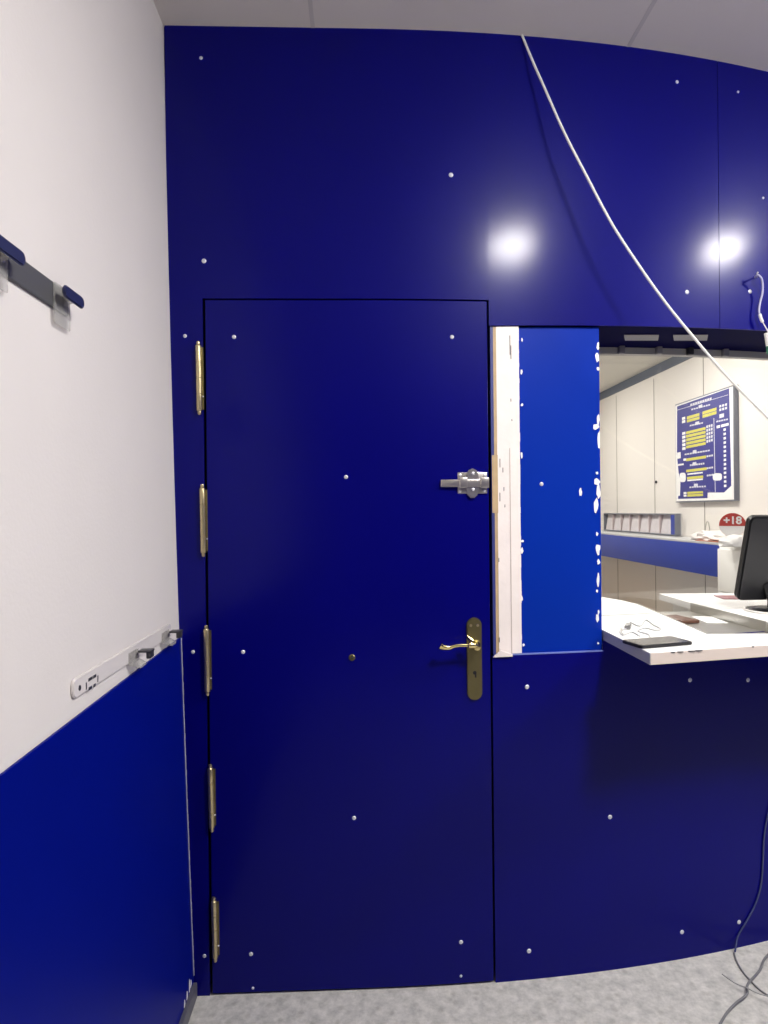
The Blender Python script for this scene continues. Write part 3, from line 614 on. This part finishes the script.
# monitor, back towards the window
bs = on_z(764, 611, ZC); my = bs.y+0.02
mo = empty('monitor', (bs.x, bs.y, ZC)); tag(mo, 'black monitor seen from behind on the white counter at right edge', 'monitor')
bl_ = on_y(737, 601, my); tl_ = on_y(752, 517, my-0.085)
mw = 0.42; hgt = math.hypot(tl_.z-bl_.z, 0.085); tl_ang = math.atan2(0.085, tl_.z-bl_.z)
Mm = Matrix.Translation((bl_.x, my, bl_.z)) @ Matrix.Rotation(tl_ang, 4, 'X')
pts = [(x+mw/2, z+hgt/2) for x, z in rrect(mw, hgt, 0.022)]
MB().prism([Mm @ Vector((x, 0, z)) for x, z in pts], (Mm.to_3x3() @ Vector((0, 0.03, 0))), bev=0.006).build('monitor_case', BLACKP, mo)
MB().prism([Mm @ Vector((0.012+x*(mw-0.024)/mw, 0.0302, 0.012+z*(hgt-0.024)/hgt)) for x, z in pts], (Mm.to_3x3() @ Vector((0, 0.0008, 0)))).build('monitor_screen', SCREEN, mo, smooth=False)
MB().tube([(bl_.x+0.115, my-0.02, ZC+0.008), (bl_.x+0.115, my-0.02, ZC+0.04), (bl_.x+0.10, my-0.01, bl_.z+0.06)], 0.018, seg=14).build('monitor_neck', BLACKP, mo)
bcx = bl_.x+0.115; my2 = my-0.03
m = MB(); m.lathe([(0, 0), (0.08, 0), (0.08, 0.006), (0.06, 0.012), (0, 0.014)], (bcx, my2, ZC+0.0003), (0, 0, 1), 40); m.build('monitor_base', BLACKP, mo)
m = MB(); m.tube([(bcx+0.092*cos(a), my2+0.092*sin(a), ZC+0.004) for a in [2*pi*k/24 for k in range(24)]], 0.0035, smooth=2)
o = m.build('coiled_cable', CABLEW); tag(o, 'pale cable looped on the counter around the monitor base', 'cable')
q = on_z(725, 598, ZC); o = MB().box((-0.07, -0.05, 0), (0.08, 0.05, 0.003), M=Matrix.Translation((q.x+0.05, q.y, ZC+0.0003)) @ Matrix.Rotation(-0.15, 4, 'Z')).build('folder', PINK, smooth=False); tag(o, 'dusky pink folder on the counter behind the monitor', 'folder')

# ------------------------------------------------------------ cables on the wall and floor
m = MB(); pts = []
for x, y, off in ((522, 36, 0.006), (533, 62, 0.03), (545, 89, 0.05), (564, 132, 0.08), (585, 173, 0.10), (612, 224, 0.12), (640, 267, 0.135), (665, 302, 0.145), (690, 333, 0.15), (725, 374, 0.15), (768, 418, 0.13), (815, 462, 0.08), (860, 505, 0.02), (880, 535, 0.006)): pts.append(on_front(x, y, off))
pts[0].z = H-0.001
hc = m.tube(pts, 0.0036, seg=8).build('hanging_cable', CABLEW); tag(hc, 'thin white cable sagging diagonally from the ceiling across the blue wall and window', 'cable')
hk = empty('hooked_cable', on_front(757, 274, 0.004)); tag(hk, 'short white cable hooked on the blue wall above the window at right edge', 'cable')
MB().tube([on_front(757, 277, 0.0), on_front(756.5, 275, 0.03), on_front(758, 272, 0.034)], 0.0022).build('wire_hook', STEEL, hk)
MB().tube([on_front(x, y, o_) for x, y, o_ in ((755, 277, 0.02), (758, 275, 0.036), (762, 280, 0.034), (762.5, 292, 0.026), (760, 303, 0.022), (759, 312, 0.022), (761, 318, 0.024))], 0.0030).build('cable', mat('translucent_lead', (0.45, 0.44, 0.62), 0.3), hk)
MB().tube([on_front(x, y, 0.024) for x, y in ((759.5, 314), (761, 319), (762.5, 322))], 0.0048, smooth=0).build('connector', CABLEW, hk)
MB().tube([on_front(x, y, o_) for x, y, o_ in ((762, 321, 0.024), (766, 328, 0.024), (770, 335, 0.024))], 0.0018).build('cable', CABLEW, hk)
MB().tube([on_front(x, y, 0.026) for x, y in ((766.5, 333), (768.5, 346))], 0.0075, smooth=0).build('connector', CABLEW, hk)
MB().tube([on_front(x, y, 0.024) for x, y in ((768, 346), (768.5, 354))], 0.006, smooth=0).build('connector', GREEN, hk)
MB().tube([on_front(x, y, o_) for x, y, o_ in ((769, 353, 0.024), (800, 380, 0.02), (830, 400, 0.006))], 0.002).build('cable', CABLEW, hk)
o = MB().tube([on_front(x, y, o_) for x, y, o_ in ((790, 700, 0.005), (775, 780, 0.006), (765, 830, 0.006), (763, 860, 0.006), (761, 885, 0.006), (755, 905, 0.006), (746, 922, 0.006), (738, 936, 0.006))] + [on_z(735, 952, 0.004)], 0.0026).build('wall_cable', mat('navy_cable', (0.04, 0.05, 0.14), 0.25)); tag(o, 'thin dark blue cable hanging down the lower blue wall to the floor', 'cable')
def fc(pts, r, name, label, z=0.0035, m_=CABLEG):
    o = MB().tube([on_z(x, y, z) for x, y in pts], r).build(name, m_); tag(o, label, 'cable')
fc(((734, 953), (737, 962), (743, 972), (750, 980), (760, 990), (775, 1000)), 0.0024, 'floor_cable', 'thin grey cable on the floor coming out below the blue wall', 0.003)
fc(((800, 930), (768, 955), (760, 970), (748, 984), (747, 994), (736, 1003), (726, 1014), (718, 1028)), 0.0032, 'floor_cable', 'thicker grey cable crossing the floor from the right edge to the bottom', 0.0092)
fc(((722, 974), (735, 983), (747, 988), (760, 994), (785, 1000)), 0.0018, 'floor_cable', 'thinnest grey cable lying lowest of the three crossing on the floor', 0.0190, m_=mat('faint_grey_cable', (0.3, 0.3, 0.3), 0.5))

# ------------------------------------------------------------ coat racks on the left wall
def rounded(y0, y1, z0, z1, r):
    return [(cy, cz) for sy, sz, a0 in ((y1-r, z1-r, 0), (y0+r, z1-r, pi/2), (y0+r, z0+r, pi), (y1-r, z0+r, 1.5*pi)) for cy, cz in [(sy+r*cos(a0+pi/2*k/4), sz+r*sin(a0+pi/2*k/4)) for k in range(5)]]
def coat_hook(y, zc, parent, tabm, flapm, out=0.045, wdt=0.055):
    X = wall_x(zc)
    t = MB().prism([(X+0.006, a, b) for a, b in rounded(y-wdt/2, y+wdt/2, zc-0.045, zc+0.02, 0.006)], (0.003, 0, 0), bev=0.0008).build('hook', tabm, parent)
    m = MB(); m.prism([(X+0.009, y-0.006, zc+0.012), (X+out, y-0.006, zc+0.016), (X+out, y-0.006, zc+0.006), (X+0.02, y-0.006, zc-0.004), (X+0.009, y-0.006, zc-0.016)], (0, 0.012, 0)); m.build('hook_arm', tabm, t)
    m = MB(); m.prism([(X+out-0.001, a, b) for a, b in rounded(y-wdt*0.55, y+wdt*0.55, zc+0.000, zc+0.026, 0.010)], (0.007, 0, 0), bev=0.002); m.build('hook_tip', flapm, t)
    return t
# upper rack
zu = (1.773+1.729)/2; Xu = wall_x(zu)
ur = empty('coat_rack', (Xu, -1.0, 1.728)); tag(ur, 'dark grey coat rack with navy tipped hooks high on the white wall', 'coat rack')
MB().prism([(Xu+0.0, a, b) for a, b in rounded(-1.30, -0.652, 1.729, 1.773, 0.003)], (0.006, 0, 0), bev=0.001).build('rack_rail', GREYP, ur)
def flap_hook(ya, yb, parent):
    t = MB().prism([(Xu+0.0065, a, b) for a, b in rounded(ya, yb, 1.7015, 1.7735, 0.004)], (0.0025, 0, 0), bev=0.0006).build('hook', CLEARG, parent)
    MB().prism([(Xu+0.009, yb-0.03, 1.742), (Xu+0.026, yb-0.03, 1.750), (Xu+0.026, yb-0.03, 1.756), (Xu+0.009, yb-0.03, 1.768)], (0, 0.012, 0)).build('hook_arm', CLEARG, t)
    MB().prism([(Xu+0.024, a, b) for a, b in rounded(yb-0.066, yb+0.012, 1.745, 1.767, 0.0105)], (0.006, 0, 0), bev=0.002).build('hook_tip', NAVYP, t)
for y in (-0.652, -0.857, -1.06, -1.23): flap_hook(y-0.06, y, ur)
# lower rack
a = on_left(75, 679, 0.006); b = on_left(75, 699, 0.006); z0, z1 = b.z, a.z; zl = (z0+z1)/2; Xl = wall_x(zl)
ye = on_left(171, 627, 0.006).y
lr = empty('coat_rack', (Xl, -0.35, z0)); tag(lr, 'milky white coat rack with charcoal hooks at the top of the blue panel', 'coat rack')
yA = on_left(73.5, 690, 0.006).y
MB().prism([(Xl+0.0005, p, q) for p, q in rounded(yA, ye, z0, z1, 0.012)], (0.006, 0, 0), bev=0.0015).build('rack_rail', CLEARW, lr)
q = on_left(80, 688, 0.007); MB().lathe([(0.005, 0), (0.005, 0.001), (0, 0.0014)], (Xl+0.0062, q.y, q.z), (1, 0, 0), 14).build('rail_screw', DGREY, lr)
m = MB()                                                    # printed mark: a broken oval of dark dashes
lc = on_left(92.5, 682.3, 0.007)
for dy_, dz_, wy, wz_ in ((-0.026, 0, 0.004, 0.013), (0.026, 0.0, 0.004, 0.013), (-0.008, 0.0085, 0.018, 0.006), (0.011, 0.0085, 0.014, 0.006), (-0.009, -0.0085, 0.014, 0.006), (0.010, -0.0085, 0.010, 0.006)):
    m.box((Xl+0.0064, lc.y+dy_-wy/2, lc.z+dz_-wz_/2), (Xl+0.0070, lc.y+dy_+wy/2, lc.z+dz_+wz_/2))
m.build('printed_mark', DGREY, lr, smooth=False)
for (px, py) in ((133, 662), (165, 641)):
    y = on_left(px, py, 0.006).y
    t = MB().prism([(Xl+0.0065, y-0.028, z0-0.004), (Xl+0.0065, y+0.028, z0-0.004), (Xl+0.0065, y+0.028, z1-0.012), (Xl+0.0065, y-0.028, z1-0.012)], (0.003, 0, 0)).build('hook', CLEARG, lr)
    MB().prism([(Xl+0.0095, y-0.026, z0-0.004), (Xl+0.030, y-0.018, z0-0.012), (Xl+0.030, y+0.018, z0-0.012), (Xl+0.0095, y+0.026, z0-0.004)], (0, 0, 0.006)).build('hook_arm', CLEARG, t, smooth=False)
    m = MB(); m.box((Xl+0.014, y+0.008, z1-0.019), (Xl+0.044, y+0.036, z1-0.014), bev=0.002); m.box((Xl+0.032, y+0.010, z0+0.002), (Xl+0.042, y+0.036, z1-0.016), bev=0.002); m.build('hook_tip', DGREY, t)

# ------------------------------------------------------------ lamps
EM = mat('lamp_diffuser', (0.9, 0.9, 0.9), 0.5, emit=(1.0, 0.97, 0.935), es=LAMP_STRENGTH)
EM2 = mat('warm_lamp_diffuser', (0.9, 0.9, 0.9), 0.5, emit=(1.0, 0.97, 0.90), es=ROOM2_STRENGTH)
def lamp(x, y, r, z, em, label):
    t = empty('ceiling_lamp', (x, y, z)); tag(t, label, 'lamp')
    MB().lathe([(0, 0), (r+0.006, 0), (r+0.006, -0.010), (r+0.002, -0.012), (r+0.002, -0.004), (0, -0.004)], (x, y, z), (0, 0, 1), 40).build('lamp_housing', WHITEL, t)
    MB().lathe([(0, -0.005), (r, -0.005), (r, -0.02)] + [(r*cos(a), -0.02-0.035*sin(a)) for a in [pi/2*k/8 for k in range(1, 8)]] + [(0, -0.055)], (x, y, z), (0, 0, 1), 40).build('diffuser', em, t)
for (x, y, r), s in zip(LAMPS, ('round white ceiling lamp nearer the blue door', 'round white ceiling lamp nearer the serving window')): lamp(x, y, r, H, EM, s)
for (x, y, r), s in zip(LAMPS2, ('round ceiling lamp in the far room beside the poster', 'round ceiling lamp at the deep end of the far room', 'round ceiling lamp in the far room just behind the counter')): lamp(x, y, r, H2, EM2, s)
